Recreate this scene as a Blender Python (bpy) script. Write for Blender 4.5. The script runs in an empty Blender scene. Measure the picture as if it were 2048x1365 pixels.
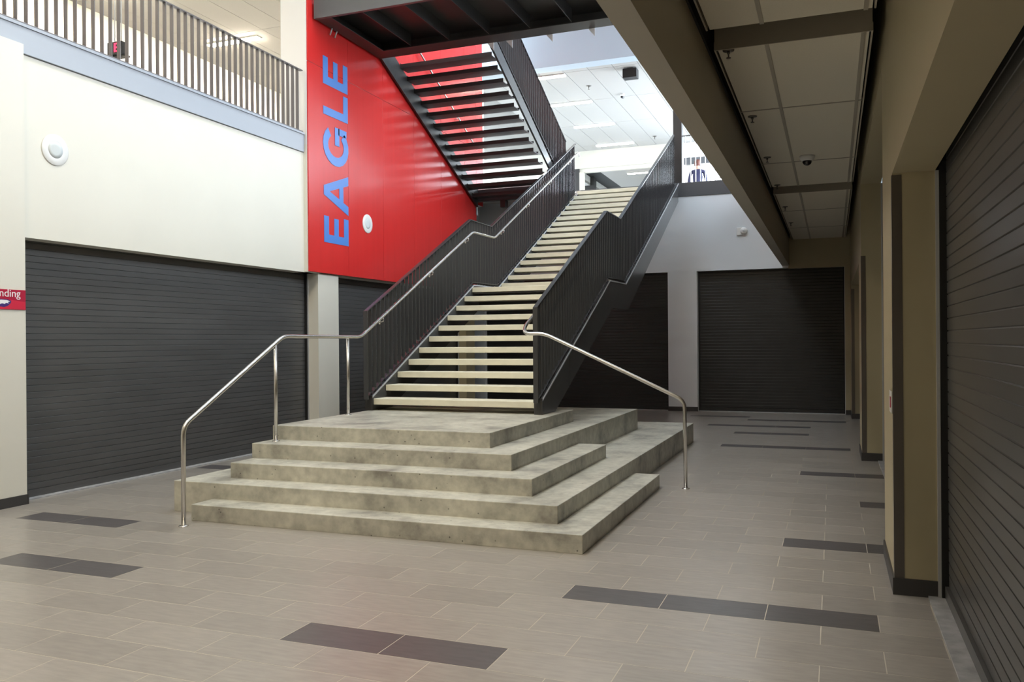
import bpy, bmesh, math, random
from mathutils import Vector, Matrix
random.seed(7)
scene = bpy.context.scene
COL = scene.collection

# ---------------------------------------------------------------- camera
def cam_axes(yaw, pitch, roll):
    cy, sy = math.cos(yaw), math.sin(yaw)
    f = Vector((-sy*math.cos(pitch), cy*math.cos(pitch), math.sin(pitch)))
    r = Vector((cy, sy, 0)); u = r.cross(f)
    return (math.cos(roll)*r + math.sin(roll)*u, -math.sin(roll)*r + math.cos(roll)*u, f)
CR, CU, CF = cam_axes(math.radians(20.93), math.radians(-0.036), math.radians(-0.434))
CAM = Vector((0, 0, 1.62)); FPX = 1676.5
cd = bpy.data.cameras.new('camera'); cam = bpy.data.objects.new('camera', cd); COL.objects.link(cam)
cd.sensor_width = 36; cd.lens = FPX/2048*36; cd.clip_start = 0.05; cd.clip_end = 200
m = Matrix((CR, CU, -CF)).transposed().to_4x4(); m.translation = CAM
cam.matrix_world = m
scene.camera = cam

# ---------------------------------------------------------------- world, daylight, exposure
w = bpy.data.worlds.new('daylight_sky'); scene.world = w; w.use_nodes = True
bg = w.node_tree.nodes['Background']
bg.inputs['Color'].default_value = (0.80, 0.90, 1.0, 1); bg.inputs['Strength'].default_value = 10.5
scene.view_settings.view_transform = 'Standard'; scene.view_settings.look = 'None'
scene.view_settings.gamma = 1.0; scene.view_settings.use_curve_mapping = False
scene.view_settings.exposure = 0.0
def portal(name, loc, rot, sx, sy):
    l = bpy.data.lights.new(name, 'AREA'); l.shape = 'RECTANGLE'; l.size = sx; l.size_y = sy
    o = bpy.data.objects.new(name, l); COL.objects.link(o); o.location = loc; o.rotation_euler = rot
    l.cycles.is_portal = True
    return o
def area(name, loc, rot, sx, sy, power, color):
    l = bpy.data.lights.new(name, 'AREA'); l.shape = 'RECTANGLE'; l.size = sx; l.size_y = sy
    l.energy = power; l.color = color
    o = bpy.data.objects.new(name, l); COL.objects.link(o); o.location = loc; o.rotation_euler = rot
    return o
R90 = math.pi/2
portal('window_daylight_right', (1.05, 23.9, 6.65), (0, R90, 0), 2.9, 8.4)
portal('window_daylight_far', (-1.9, 28.15, 6.65), (-R90, 0, 0), 5.6, 2.9)
portal('skylight_daylight', (-4.6, 10.5, 11.15), (0, 0, 0), 2.2, 12.0)
portal('clerestory_daylight', (3.15, 12.2, 8.2), (0, R90, 0), 3.6, 12.6)
g = area('window_daylight_boost', (1.08, 23.9, 6.65), (0, R90, 0), 2.8, 8.2, 800, (0.80, 0.90, 1.0)); g.data.spread = math.radians(120)  # added lamp inside the right window, boosting its daylight
area('warm_front_fill', (-3.8, 0.6, 11.0), (0, 0, 0), 3.0, 5.0, 830, (1.0, 0.86, 0.66))  # unseen warm lamp added overhead as front fill

# ---------------------------------------------------------------- materials
def mat(name, col, rough=0.5, metal=0.0, var=0.0, scale=8.0, stretch=(1, 1, 1), bump=0.0, bscale=60.0,
        spec=0.5, rand=0.0, emit=None, estr=0.0):
    M = bpy.data.materials.new(name); M.use_nodes = True
    nt = M.node_tree; N = nt.nodes; L = nt.links; b = N['Principled BSDF']
    b.inputs['Base Color'].default_value = (*col, 1); b.inputs['Roughness'].default_value = rough
    b.inputs['Metallic'].default_value = metal; b.inputs['Specular IOR Level'].default_value = spec
    if emit:
        b.inputs['Emission Color'].default_value = (*emit, 1); b.inputs['Emission Strength'].default_value = estr
    if var or rand or bump:
        geo = N.new('ShaderNodeNewGeometry'); mp = N.new('ShaderNodeMapping')
        mp.inputs['Scale'].default_value = stretch
        L.new(geo.outputs['Position'], mp.inputs['Vector'])
    if var or rand:
        nz = N.new('ShaderNodeTexNoise'); nz.inputs['Scale'].default_value = scale; nz.inputs['Detail'].default_value = 5
        L.new(mp.outputs[0], nz.inputs['Vector'])
        mr = N.new('ShaderNodeMapRange'); mr.inputs['From Min'].default_value = 0.3; mr.inputs['From Max'].default_value = 0.7
        mr.inputs['To Min'].default_value = 1-var; mr.inputs['To Max'].default_value = 1+var
        L.new(nz.outputs['Fac'], mr.inputs['Value'])
        val = mr.outputs[0]
        if rand:
            oi = N.new('ShaderNodeObjectInfo'); m2 = N.new('ShaderNodeMapRange')
            m2.inputs['To Min'].default_value = 1-rand; m2.inputs['To Max'].default_value = 1+rand
            L.new(oi.outputs['Random'], m2.inputs['Value'])
            mu = N.new('ShaderNodeMath'); mu.operation = 'MULTIPLY'
            L.new(val, mu.inputs[0]); L.new(m2.outputs[0], mu.inputs[1]); val = mu.outputs[0]
        vm = N.new('ShaderNodeVectorMath'); vm.operation = 'SCALE'; vm.inputs[0].default_value = col
        L.new(val, vm.inputs['Scale']); L.new(vm.outputs[0], b.inputs['Base Color'])
    if bump:
        n2 = N.new('ShaderNodeTexNoise'); n2.inputs['Scale'].default_value = bscale; n2.inputs['Detail'].default_value = 4
        L.new(mp.outputs[0], n2.inputs['Vector'])
        bp = N.new('ShaderNodeBump'); bp.inputs['Strength'].default_value = bump; bp.inputs['Distance'].default_value = 0.01
        L.new(n2.outputs['Fac'], bp.inputs['Height']); L.new(bp.outputs[0], b.inputs['Normal'])
    return M
MT = {}
MT['tile'] = mat('taupe_tile', (0.288, 0.266, 0.236), 0.28, var=0.11, scale=7, stretch=(1, 5, 1), rand=0.07, bump=0.02, bscale=40)
MT['darktile'] = mat('charcoal_tile', (0.092, 0.085, 0.085), 0.32, var=0.15, scale=7, stretch=(1, 5, 1), rand=0.06)
MT['grout'] = mat('pale_grout', (0.52, 0.475, 0.39), 0.8)
MT['cream'] = mat('cream_wall_paint', (0.725, 0.70, 0.61), 0.38, var=0.015, scale=2, bump=0.02, bscale=120)
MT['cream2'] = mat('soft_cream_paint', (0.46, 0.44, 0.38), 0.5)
MT['white'] = mat('white_wall_paint', (0.72, 0.72, 0.70), 0.5)
MT['grey'] = mat('grey_wall_paint', (0.70, 0.735, 0.765), 0.5, var=0.015, scale=2)
MT['bulk'] = mat('daylight_tinted_wall_paint', (0.36, 0.43, 0.49), 0.5)  # grey wall paint with the blue daylight tint put into the colour
MT['olive'] = mat('tan_wall_paint', (0.44, 0.385, 0.25), 0.45, var=0.02, scale=3)
MT['red'] = mat('red_panel_paint', (0.62, 0.028, 0.026), 0.21, var=0.03, scale=4, stretch=(1, 3, .1))
MT['blue'] = mat('blue_letter_paint', (0.07, 0.22, 0.62), 0.3)
MT['steel'] = mat('charcoal_painted_steel', (0.032, 0.031, 0.031), 0.40)
MT['rail'] = mat('dark_grey_picket_paint', (0.045, 0.047, 0.051), 0.20)
MT['railb'] = mat('daylit_rail_paint', (0.13, 0.122, 0.125), 0.35)  # lighter copy of the picket paint, daylight painted in
MT['strgrey'] = mat('grey_stringer_paint', (0.085, 0.087, 0.09), 0.20)
MT['flange'] = mat('edge_highlight_paint', (0.48, 0.50, 0.53), 0.3, metal=0.0)  # pale colour stands in for the skylight highlight along the flange
MT['fascia'] = mat('grey_fascia_paint', (0.085, 0.088, 0.095), 0.32)
MT['fascia2'] = mat('pale_grey_fascia_paint', (0.36, 0.39, 0.44), 0.30)
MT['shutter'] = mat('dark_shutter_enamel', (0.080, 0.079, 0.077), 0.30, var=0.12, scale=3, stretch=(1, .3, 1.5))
MT['shutterfar'] = mat('shaded_shutter_enamel', (0.020, 0.020, 0.020), 0.30, var=0.18, scale=3, stretch=(1, .3, 1.5))  # darker copy of the shutter enamel, far-end shade painted in
MT['chrome'] = mat('brushed_stainless', (0.62, 0.60, 0.57), 0.27, metal=1.0)
MT['galv'] = mat('galvanized_metal', (0.50, 0.51, 0.52), 0.4, metal=0.2)
MT['thresh'] = mat('scuffed_threshold_metal', (0.36, 0.36, 0.36), 0.5, var=0.25, scale=12)
MT['guard'] = mat('corner_guard_metal', (0.17, 0.155, 0.14), 0.30, metal=0.8)
MT['base'] = mat('charcoal_baseboard_tile', (0.045, 0.043, 0.043), 0.4)
MT['black'] = mat('matt_black', (0.008, 0.008, 0.008), 0.7)
MT['ceil'] = mat('ceiling_panel_fibre', (0.68, 0.64, 0.54), 0.85, var=0.03, scale=90)
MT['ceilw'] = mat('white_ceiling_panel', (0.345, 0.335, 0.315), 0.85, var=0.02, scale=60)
MT['tbar'] = mat('ceiling_grid_metal', (0.36, 0.33, 0.27), 0.5)
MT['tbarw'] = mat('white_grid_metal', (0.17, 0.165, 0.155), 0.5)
MT['beam'] = mat('beam_paint', (0.40, 0.365, 0.30), 0.5, var=0.02, scale=3)
MT['plastic'] = mat('white_plastic', (0.75, 0.75, 0.73), 0.35)
MT['grille'] = mat('white_grille', (0.62, 0.66, 0.66), 0.6)
MT['smoke'] = mat('smoked_dome', (0.015, 0.015, 0.018), 0.08)
MT['brass'] = mat('dull_metal', (0.16, 0.15, 0.14), 0.35, metal=0.8)
MT['lamp'] = mat('lit_diffuser', (0.9, 0.9, 0.9), 0.5, emit=(1.0, 0.90, 0.78), estr=45)
MT['lampleft'] = mat('lit_warm_diffuser', (0.9, 0.9, 0.9), 0.5, emit=(1.0, 0.87, 0.70), estr=420)
MT['redled'] = mat('red_led', (0.6, 0.02, 0.05), 0.4, emit=(1.0, 0.03, 0.10), estr=2.2)
MT['signred'] = mat('crimson_sign_face', (0.42, 0.012, 0.045), 0.3)
MT['signred2'] = mat('bright_crimson_sign_band', (0.62, 0.025, 0.06), 0.3)
MT['letterwhite'] = mat('white_print', (0.85, 0.85, 0.85), 0.4)
MT['purple'] = mat('dark_purple_print', (0.05, 0.02, 0.16), 0.4)
MT['skin'] = mat('skin', (0.50, 0.28, 0.20), 0.5)
MT['shirt'] = mat('navy_shirt', (0.02, 0.02, 0.06), 0.8)
MT['hair'] = mat('auburn_hair', (0.10, 0.03, 0.02), 0.6)
MT['trouser'] = mat('dark_trousers', (0.02, 0.02, 0.025), 0.8)
MT['picketw'] = mat('white_frame_and_lit_picket_paint', (0.80, 0.80, 0.82), 0.35)
MT['doorpaint'] = mat('door_paint', (0.24, 0.215, 0.15), 0.4)

def concrete():
    M = bpy.data.materials.new('cast_concrete'); M.use_nodes = True
    nt = M.node_tree; N = nt.nodes; L = nt.links; b = N['Principled BSDF']
    geo = N.new('ShaderNodeNewGeometry')
    n1 = N.new('ShaderNodeTexNoise'); n1.inputs['Scale'].default_value = 2.2; n1.inputs['Detail'].default_value = 6; n1.inputs['Roughness'].default_value = .62
    n2 = N.new('ShaderNodeTexNoise'); n2.inputs['Scale'].default_value = 14; n2.inputs['Detail'].default_value = 4
    L.new(geo.outputs['Position'], n1.inputs['Vector']); L.new(geo.outputs['Position'], n2.inputs['Vector'])
    r1 = N.new('ShaderNodeValToRGB'); e = r1.color_ramp.elements
    e[0].position = .30; e[0].color = (0.22, 0.21, 0.185, 1); e[1].position = .68; e[1].color = (0.57, 0.555, 0.475, 1)
    x = e.new(.48); x.color = (0.45, 0.44, 0.375, 1)
    L.new(n1.outputs['Fac'], r1.inputs['Fac'])
    mx = N.new('ShaderNodeMix'); mx.data_type = 'RGBA'; mx.blend_type = 'MULTIPLY'; mx.inputs['Factor'].default_value = .5
    r2 = N.new('ShaderNodeValToRGB'); r2.color_ramp.elements[0].position = .3; r2.color_ramp.elements[0].color = (.62, .62, .62, 1)
    r2.color_ramp.elements[1].position = .65; r2.color_ramp.elements[1].color = (1.15, 1.15, 1.15, 1)
    L.new(n2.outputs['Fac'], r2.inputs['Fac']); L.new(r1.outputs[0], mx.inputs['A']); L.new(r2.outputs[0], mx.inputs['B'])
    # air-bubble pits
    vo = N.new('ShaderNodeTexVoronoi'); vo.inputs['Scale'].default_value = 11; L.new(geo.outputs['Position'], vo.inputs['Vector'])
    r3 = N.new('ShaderNodeValToRGB'); r3.color_ramp.elements[0].position = .05; r3.color_ramp.elements[0].color = (.12, .12, .12, 1)
    r3.color_ramp.elements[1].position = .095; r3.color_ramp.elements[1].color = (1, 1, 1, 1)
    L.new(vo.outputs['Distance'], r3.inputs['Fac'])
    m2 = N.new('ShaderNodeMix'); m2.data_type = 'RGBA'; m2.blend_type = 'MULTIPLY'; m2.inputs['Factor'].default_value = .8
    L.new(mx.outputs['Result'], m2.inputs['A']); L.new(r3.outputs[0], m2.inputs['B'])
    L.new(m2.outputs['Result'], b.inputs['Base Color'])
    b.inputs['Roughness'].default_value = .42
    bp = N.new('ShaderNodeBump'); bp.inputs['Strength'].default_value = .15; bp.inputs['Distance'].default_value = .01
    L.new(n2.outputs['Fac'], bp.inputs['Height']); L.new(bp.outputs[0], b.inputs['Normal'])
    return M
MT['conc'] = concrete()
MT['tread'] = mat('precast_tread', (0.74, 0.71, 0.57), 0.5, var=0.08, scale=9, stretch=(.5, 1, 1))

def glassmat():
    M = bpy.data.materials.new('window_glass'); M.use_nodes = True
    nt = M.node_tree; N = nt.nodes; L = nt.links
    N.remove(N['Principled BSDF']); out = N['Material Output']
    t = N.new('ShaderNodeBsdfTransparent'); g = N.new('ShaderNodeBsdfGlossy'); g.inputs['Roughness'].default_value = .02
    fr = N.new('ShaderNodeFresnel'); fr.inputs['IOR'].default_value = 1.3
    mx = N.new('ShaderNodeMixShader'); L.new(fr.outputs[0], mx.inputs[0]); L.new(t.outputs[0], mx.inputs[1]); L.new(g.outputs[0], mx.inputs[2])
    L.new(mx.outputs[0], out.inputs['Surface'])
    return M
MT['glass'] = glassmat()

# ---------------------------------------------------------------- geometry helpers
WLOC = {}
def world_of(o): return WLOC.get(o.name, Vector((0, 0, 0)))
def link(name, mesh, center, parent=None, kind=None):
    o = bpy.data.objects.new(name, mesh); COL.objects.link(o)
    c = Vector(center); WLOC[o.name] = c
    if parent is not None:
        o.parent = parent; o.location = c - world_of(parent)
    else:
        o.location = c
    if kind: o['kind'] = kind
    return o
def empty(name, loc, label=None, cat=None, group=None, kind=None):
    o = bpy.data.objects.new(name, None); COL.objects.link(o); o.empty_display_size = .1
    o.location = loc; WLOC[o.name] = Vector(loc)
    return tag(o, label, cat, group, kind)
def tag(o, label=None, cat=None, group=None, kind=None):
    if label: o['label'] = label
    if cat: o['category'] = cat
    if group: o['group'] = group
    if kind: o['kind'] = kind
    return o
BOXC = {}
FACES = [(0, 3, 2, 1), (4, 5, 6, 7), (0, 1, 5, 4), (1, 2, 6, 5), (2, 3, 7, 6), (3, 0, 4, 7)]
def box(name, x0, x1, y0, y1, z0, z1, mt, parent=None, kind=None, bevel=0):
    d = (round(x1-x0, 4), round(y1-y0, 4), round(z1-z0, 4), mt, bevel)
    me = BOXC.get(d)
    if me is None:
        a, b, c = d[0]/2, d[1]/2, d[2]/2
        v = [(-a, -b, -c), (a, -b, -c), (a, b, -c), (-a, b, -c), (-a, -b, c), (a, -b, c), (a, b, c), (-a, b, c)]
        me = bpy.data.meshes.new(name); me.from_pydata(v, [], FACES)
        if bevel:
            bm = bmesh.new(); bm.from_mesh(me)
            bmesh.ops.bevel(bm, geom=bm.edges[:], offset=bevel, segments=2, profile=.5, affect='EDGES')
            bm.to_mesh(me); bm.free()
        me.materials.append(MT[mt]); BOXC[d] = me
    return link(name, me, ((x0+x1)/2, (y0+y1)/2, (z0+z1)/2), parent, kind)
def poly(name, verts, faces, mt, parent=None, kind=None, smooth=False, center=None):
    if center is None:
        center = Vector([sum(v[i] for v in verts)/len(verts) for i in range(3)])
    center = Vector(center)
    me = bpy.data.meshes.new(name); me.from_pydata([tuple(Vector(v)-center) for v in verts], [], faces)
    bm = bmesh.new(); bm.from_mesh(me); bmesh.ops.recalc_face_normals(bm, faces=bm.faces[:]); bm.to_mesh(me); bm.free()
    me.materials.append(MT[mt])
    if smooth:
        for p in me.polygons: p.use_smooth = True
    return link(name, me, center, parent, kind)
def boxes(name, lst, mt, parent=None, kind=None):
    V, F = [], []
    for (x0, x1, y0, y1, z0, z1) in lst:
        n = len(V)
        V += [(x0, y0, z0), (x1, y0, z0), (x1, y1, z0), (x0, y1, z0), (x0, y0, z1), (x1, y0, z1), (x1, y1, z1), (x0, y1, z1)]
        F += [tuple(n+i for i in f) for f in FACES]
    return poly(name, V, F, mt, parent, kind)
def prism_x(name, yz, x0, x1, mt, parent=None, kind=None):
    """polygon in the YZ plane, extruded along X"""
    n = len(yz)
    V = [(x0, y, z) for y, z in yz] + [(x1, y, z) for y, z in yz]
    F = [tuple(range(n)), tuple(range(2*n-1, n-1, -1))] + [(i, (i+1) % n, n+(i+1) % n, n+i) for i in range(n)]
    return poly(name, V, F, mt, parent, kind)
def fillet(pts, r=.08, n=5):
    pts = [Vector(p) for p in pts]; out = [pts[0]]
    for i in range(1, len(pts)-1):
        a, b, c = pts[i-1], pts[i], pts[i+1]
        ra = min(r, (a-b).length*.45); rc = min(r, (c-b).length*.45)
        p, q = b+(a-b).normalized()*ra, b+(c-b).normalized()*rc
        for k in range(n+1):
            t = k/n; out.append((1-t)**2*p + 2*t*(1-t)*b + t*t*q)
    out.append(pts[-1]); return out
def tube(name, pts, r, mt, parent=None, n=12, fil=None):
    P = fillet(pts, fil) if fil else [Vector(p) for p in pts]
    V, F = [], []
    T = []
    for i in range(len(P)):
        a = P[max(0, i-1)]; b = P[min(len(P)-1, i+1)]; T.append((b-a).normalized())
    up = Vector((0, 0, 1)) if abs(T[0].z) < .9 else Vector((1, 0, 0))
    u = T[0].cross(up).normalized()
    for i, p in enumerate(P):
        u = (u - T[i]*u.dot(T[i])).normalized(); v = T[i].cross(u)
        for k in range(n):
            a = 2*math.pi*k/n; V.append(p + (u*math.cos(a)+v*math.sin(a))*r)
    for i in range(len(P)-1):
        for k in range(n):
            k2 = (k+1) % n; F.append((i*n+k, i*n+k2, (i+1)*n+k2, (i+1)*n+k))
    F.append(tuple(range(n-1, -1, -1))); F.append(tuple(range((len(P)-1)*n, len(P)*n)))
    return poly(name, V, F, mt, parent, smooth=True)
def lathe(name, prof, base, axis, mt, parent=None, n=24, smooth=True):
    """prof: (radius, height) pairs along axis ('x','-z','z','y') from base"""
    ax = {'x': Vector((1, 0, 0)), 'z': Vector((0, 0, 1)), '-z': Vector((0, 0, -1)), '-y': Vector((0, -1, 0)), '-x': Vector((-1, 0, 0))}[axis]
    u = Vector((0, 1, 0)) if abs(ax.y) < .5 else Vector((1, 0, 0)); v = ax.cross(u)
    V, F = [], []
    for r, h in prof:
        for k in range(n):
            a = 2*math.pi*k/n; V.append(Vector(base)+ax*h+(u*math.cos(a)+v*math.sin(a))*max(r, 1e-4))
    for i in range(len(prof)-1):
        for k in range(n):
            k2 = (k+1) % n; F.append((i*n+k, i*n+k2, (i+1)*n+k2, (i+1)*n+k))
    F.append(tuple(range(n))); F.append(tuple(range((len(prof)-1)*n, len(prof)*n)))
    return poly(name, V, F, mt, parent, smooth=smooth)
def project(p):
    d = Vector(p)-CAM; z = d.dot(CF)
    if z < .05: return None
    return 1024+FPX*d.dot(CR)/z, 682.5-FPX*d.dot(CU)/z, z
def interp(pl, y):
    for (a, za), (b, zb) in zip(pl, pl[1:]):
        if y <= b: return za+(zb-za)*(y-a)/(b-a)
    return pl[-1][1]

# =========================================================== THE SETTING
XC, XR, XN = -7.68, -7.60, -7.63      # cream wall face, red wall face, near pier face
YF = 19.0                             # far wall
# ---- floor: grout bed and single tiles
fl = box('floor', -9.5, 3.2, -9, 19.6, -0.25, -0.0006, 'grout', kind='structure')
PX, PY, Y0, X0 = 0.612, 0.304, 5.321, -0.99
DARK = set()
for row, a, b in [(0, -1, 2), (-4, -3, -1), (-2, -8, -6), (2, -10, -8), (6, 1, 3), (12, 2, 3), (18, 1, 3), (26, -1, 2), (32, -1, 1),
                  (36, -2, 1), (40, -1, 2), (42, -3, -1), (12, -11, -10)]:
    for k in range(a, b): DARK.add((row, k))
tiles = []
for row in range(-26, 48):
    ya, yb = Y0+PY*(row-1), Y0+PY*row
    off = 0 if row % 2 == 0 else PX/2
    for k in range(-14, 6):
        xa = X0+off+PX*k; xb = xa+PX
        if xb < -8.0 or xa > 0.75: continue
        cx, cy = (xa+xb)/2, (ya+yb)/2
        if -5.4 < cx < -2.5 and 6.7 < cy < 12.8: continue
        if cy > 12 and cx < -6.0 and False: continue
        pr = project((cx, cy, 0)); size = 0
        if pr and -60 < pr[0] < 2110 and pr[1] < 1410:
            size = 1/pr[2]**2
            if cx < -5.0 and cy > 9.5: size *= .3
        tiles.append((size, (row, k) in DARK, xa, xb, ya, yb))
tiles.sort(key=lambda t: (-t[0]-(100 if t[1] and t[0] > 0 else 0)))
J = .0024
for s, dk, xa, xb, ya, yb in tiles[:298]:
    box('dark_floor_tile' if dk else 'floor_tile', xa+J, xb-J, ya+J, yb-J, -.0115, 0, 'darktile' if dk else 'tile', fl)
rest = [(xa+J, xb-J, ya+J, yb-J, -.012, 0) for s, dk, xa, xb, ya, yb in tiles[298:] if not dk]
boxes('distant_floor_tiles', rest, 'tile', fl, kind='stuff')
restd = [(xa+J, xb-J, ya+J, yb-J, -.012, 0) for s, dk, xa, xb, ya, yb in tiles[298:] if dk]
if restd: boxes('distant_dark_floor_tiles', restd, 'darktile', fl, kind='stuff')

# ---- left wall
wl = empty('wall_left', (XC, 8, 0), kind='structure')
box('wall_header', XC-.35, XC, 6.17, 11.06, 2.71, 4.57, 'cream', wl)
box('near_pier', XN-.4, XN, -9, 6.17, 0, 4.66, 'cream', wl)
box('recess_light_block', -8.12, -8.03, 5, 17.6, 0, 4.5, 'black', wl)  # black backing added to keep sky light out of the slats
box('recess_leak_stop', -9.5, -8.03, 17.5, 17.6, 0, 4.5, 'grey', wl)  # added wall closing a light leak beside the recess
box('pier', XC-.35, -7.655, 11.38, 11.97, 0, 2.715, 'cream', wl)
box('pier', XC-.35, -7.655, 17.15, 17.62, 0, 2.74, 'olive', wl)
box('wall_infill', XC-.36, XC-.02, 11.06, 17.62, 2.715, 4.7, 'cream', wl)
box('wall_return', -8.09, XR-.022, 11.05, 17.62, 4.7, 11.2, 'white', wl)
box('wall_return', -8.03, XR-.022, 11.05, 11.38, 2.715, 4.7, 'cream', wl)
# red panels, one by one, joints recessed
YS = [11.06, 12.21, 13.39, 14.60, 15.81, 17.02, 17.66]
for a, b in zip(YS, YS[1:]):
    box('red_wall_panel', XR-.02, XR, a+.003, b-.003, 2.725, 6.003, 'red', wl, bevel=.002)
    box('red_wall_panel', XR-.02, XR, a+.003, b-.003, 6.011, 9.2, 'red', wl, bevel=.002)
box('red_wall_panel', XR-.02, XR, 17.663, 18.05, 4.75, 6.003, 'red', wl, bevel=.002)
box('red_wall_panel', XR-.02, XR, 17.663, 18.05, 6.011, 9.2, 'red', wl, bevel=.002)
box('panel_backing', XR-.3, XR-.021, 17.62, 18.05, 4.75, 11.2, 'white', wl)
bl = empty('baseboard_left', (XN, 5.9, 0), kind='structure')
for i in range(24):
    y0 = 6.17-.61*(i+1)
    box('baseboard_tile', XN, XN+.012, y0+.002, y0+.608, 0, .10, 'base', bl)
box('baseboard_tile', XN-.20, XN+.012, 6.171, 6.183, 0, .10, 'base', bl)

# ---- balcony (upper left) slab, fascia
box('floor_upper_left', -13.6, XC-.02, -9, 11.05, 4.45, 4.85, 'grey', kind='structure')
tr = box('trim_1', XC-.02, XC+.025, -9, 11.03, 4.575, 4.875, 'fascia2', kind='structure', bevel=.004)
box('fascia_lip', XC+.025, XC+.04, -9, 11.03, 4.845, 4.875, 'fascia2', tr)
box('wall_upper_left', -13.8, -13.6, -9, 19.6, 4.85, 8.3, 'cream', kind='structure')
box('wall_upper_left_end', -13.6, -8.3, 19.6, 19.8, 0, 8.3, 'cream', kind='structure')
box('wall_upper_left_bulkhead', -8.1, XC, -9, 11.05, 8.2, 11.2, 'white', kind='structure')
cu = box('ceiling_upper_left', -13.6, -8.1, -9, 19.6, 8.215, 8.4, 'tbarw', kind='structure')
for i in range(9):
    for j in range(7):
        x1 = -8.1-.611*i; y1 = 19.6-2.5*j
        box('ceiling_panel', x1-.607, x1-.004, y1-2.494, y1-.004, 8.20, 8.215, 'ceilw', cu)
box('floor_upper_left_rear', -13.6, -8.1, 11.05, 19.6, 4.45, 4.85, 'grey', kind='structure')

# ---- far wall
wf = empty('wall_far', (-3, YF, 0), kind='structure')
box('wall_header', -9.4, -.88, YF, YF+.3, 3.14, 4.83, 'grey', wf)
box('wall_header', -.88, .36, YF, YF+.3, 3.13, 4.6, 'olive', wf)
box('pillar', -3.48, -2.83, YF, YF+.3, 0, 3.14, 'grey', wf)
box('pillar', -9.4, -7.98, YF, YF+.3, 0, 3.14, 'grey', wf)
box('pillar', .25, .62, YF, YF+.3, 0, 3.13, 'olive', wf)
box('recess_light_block', -9.4, .95, YF+.3, YF+.4, 0, 4.8, 'black', wf)  # added black backing, blocks sky light at the far shutters
box('recess_side', -9.5, -9.4, 17.6, YF+.4, 0, 4.8, 'grey', wf)
bf = empty('baseboard_far', (-3, YF, 0), kind='structure')
box('baseboard_tile', -3.49, -2.82, YF-.012, YF, 0, .10, 'base', bf)
box('baseboard_tile', .25, .357, YF-.012, YF, 0, .10, 'base', bf)
tr2 = box('trim_2', -5.56, -1.0, YF-.02, YF+.12, 4.83, 5.14, 'fascia', kind='structure', bevel=.004)
box('floor_upper_far', -13.6, 1.2, YF+.12, 28.4, 4.84, 5.12, 'grey', kind='structure')
ext = box('floor_upper_landing', -8.2, -5.66, 17.75, YF+.1, 4.98, 5.10, 'white', kind='structure')  # underside lightened to white, its missing light put into the colour
box('landing_closer', -8.3, -8.1, 17.55, YF+.1, 4.4, 5.1, 'grey', ext)  # added strip closing a light leak at the slab gap
box('landing_closer', -8.1, XR+.0, 17.62, 17.75, 4.5, 5.1, 'grey', ext)
box('landing_edge_beam', XR+.02, -5.66, 17.60, 17.75, 4.80, 5.06, 'steel', ext)
box('hanger_block', -7.0, -6.88, 17.62, 17.80, 4.64, 4.80, 'steel', ext)
# upper far room
box('wall_upper_far_bulkhead', -13.6, 3.2, 19.12, 19.5, 8.18, 11.2, 'bulk', kind='structure')
cf = box('ceiling_upper_far', -13.6, 1.2, 19.5, 28.4, 8.215, 8.4, 'tbarw', kind='structure')
for i in range(-3, 11):
    x1 = -6.11+.611*5-.611*i+1.22
    for a, b in [(19.5, 19.75), (19.75, 22.28), (22.28, 24.82), (24.82, 27.48), (27.48, 28.3)]:
        box('ceiling_panel', x1-.605, x1-.006, a+.006, b-.006, 8.20, 8.215, 'ceilw', cf)
we = empty('wall_upper_far', (-6, 28.2, 5.1), kind='structure')
box('wall_header', -13.6, -4.9, 28.2, 28.5, 7.60, 8.4, 'cream2', we)
box('door_head', -8.25, -4.9, 28.25, 28.4, 7.46, 7.60, 'cream2', we)
box('door_jamb', -8.45, -8.22, 28.2, 28.4, 5.12, 7.60, 'steel', we)
box('door_jamb', -8.22, -8.08, 28.2, 28.4, 5.12, 7.47, 'cream2', we)
box('wall_panel', -13.6, -8.45, 28.2, 28.5, 5.12, 7.6, 'cream', we)
box('wall_pier', -4.9, -4.6, 28.2, 28.5, 5.12, 8.4, 'white', we)
# room beyond the doorway
box('floor_upper_beyond', -13.6, -4.6, 28.4, 44, 4.84, 5.12, 'grey', kind='structure')
ce = empty('ceiling_upper_beyond', (-8, 34, 8.0), kind='structure')
box('ceiling_panel', -13.6, -9.3, 28.5, 44, 8.0, 8.1, 'ceilw', ce)
box('ceiling_panel', -8.2, -4.6, 28.5, 44, 8.0, 8.1, 'ceilw', ce)
box('slot_void', -9.3, -8.2, 28.5, 44, 8.35, 8.4, 'black', ce)
box('slot_side', -9.32, -9.3, 28.5, 44, 8.1, 8.4, 'white', ce)
box('slot_side', -8.2, -8.18, 28.5, 44, 8.1, 8.4, 'white', ce)
box('wall_upper_beyond', -13.6, -4.6, 44, 44.2, 5.1, 8.4, 'cream', kind='structure')
box('wall_upper_beyond_side', -4.6, -4.4, 28.5, 44, 5.1, 8.4, 'cream', kind='structure')
cb = box('column_beyond', -9.55, -9.15, 33.5, 33.9, 5.12, 8.36, 'steel', kind='structure')
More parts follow.
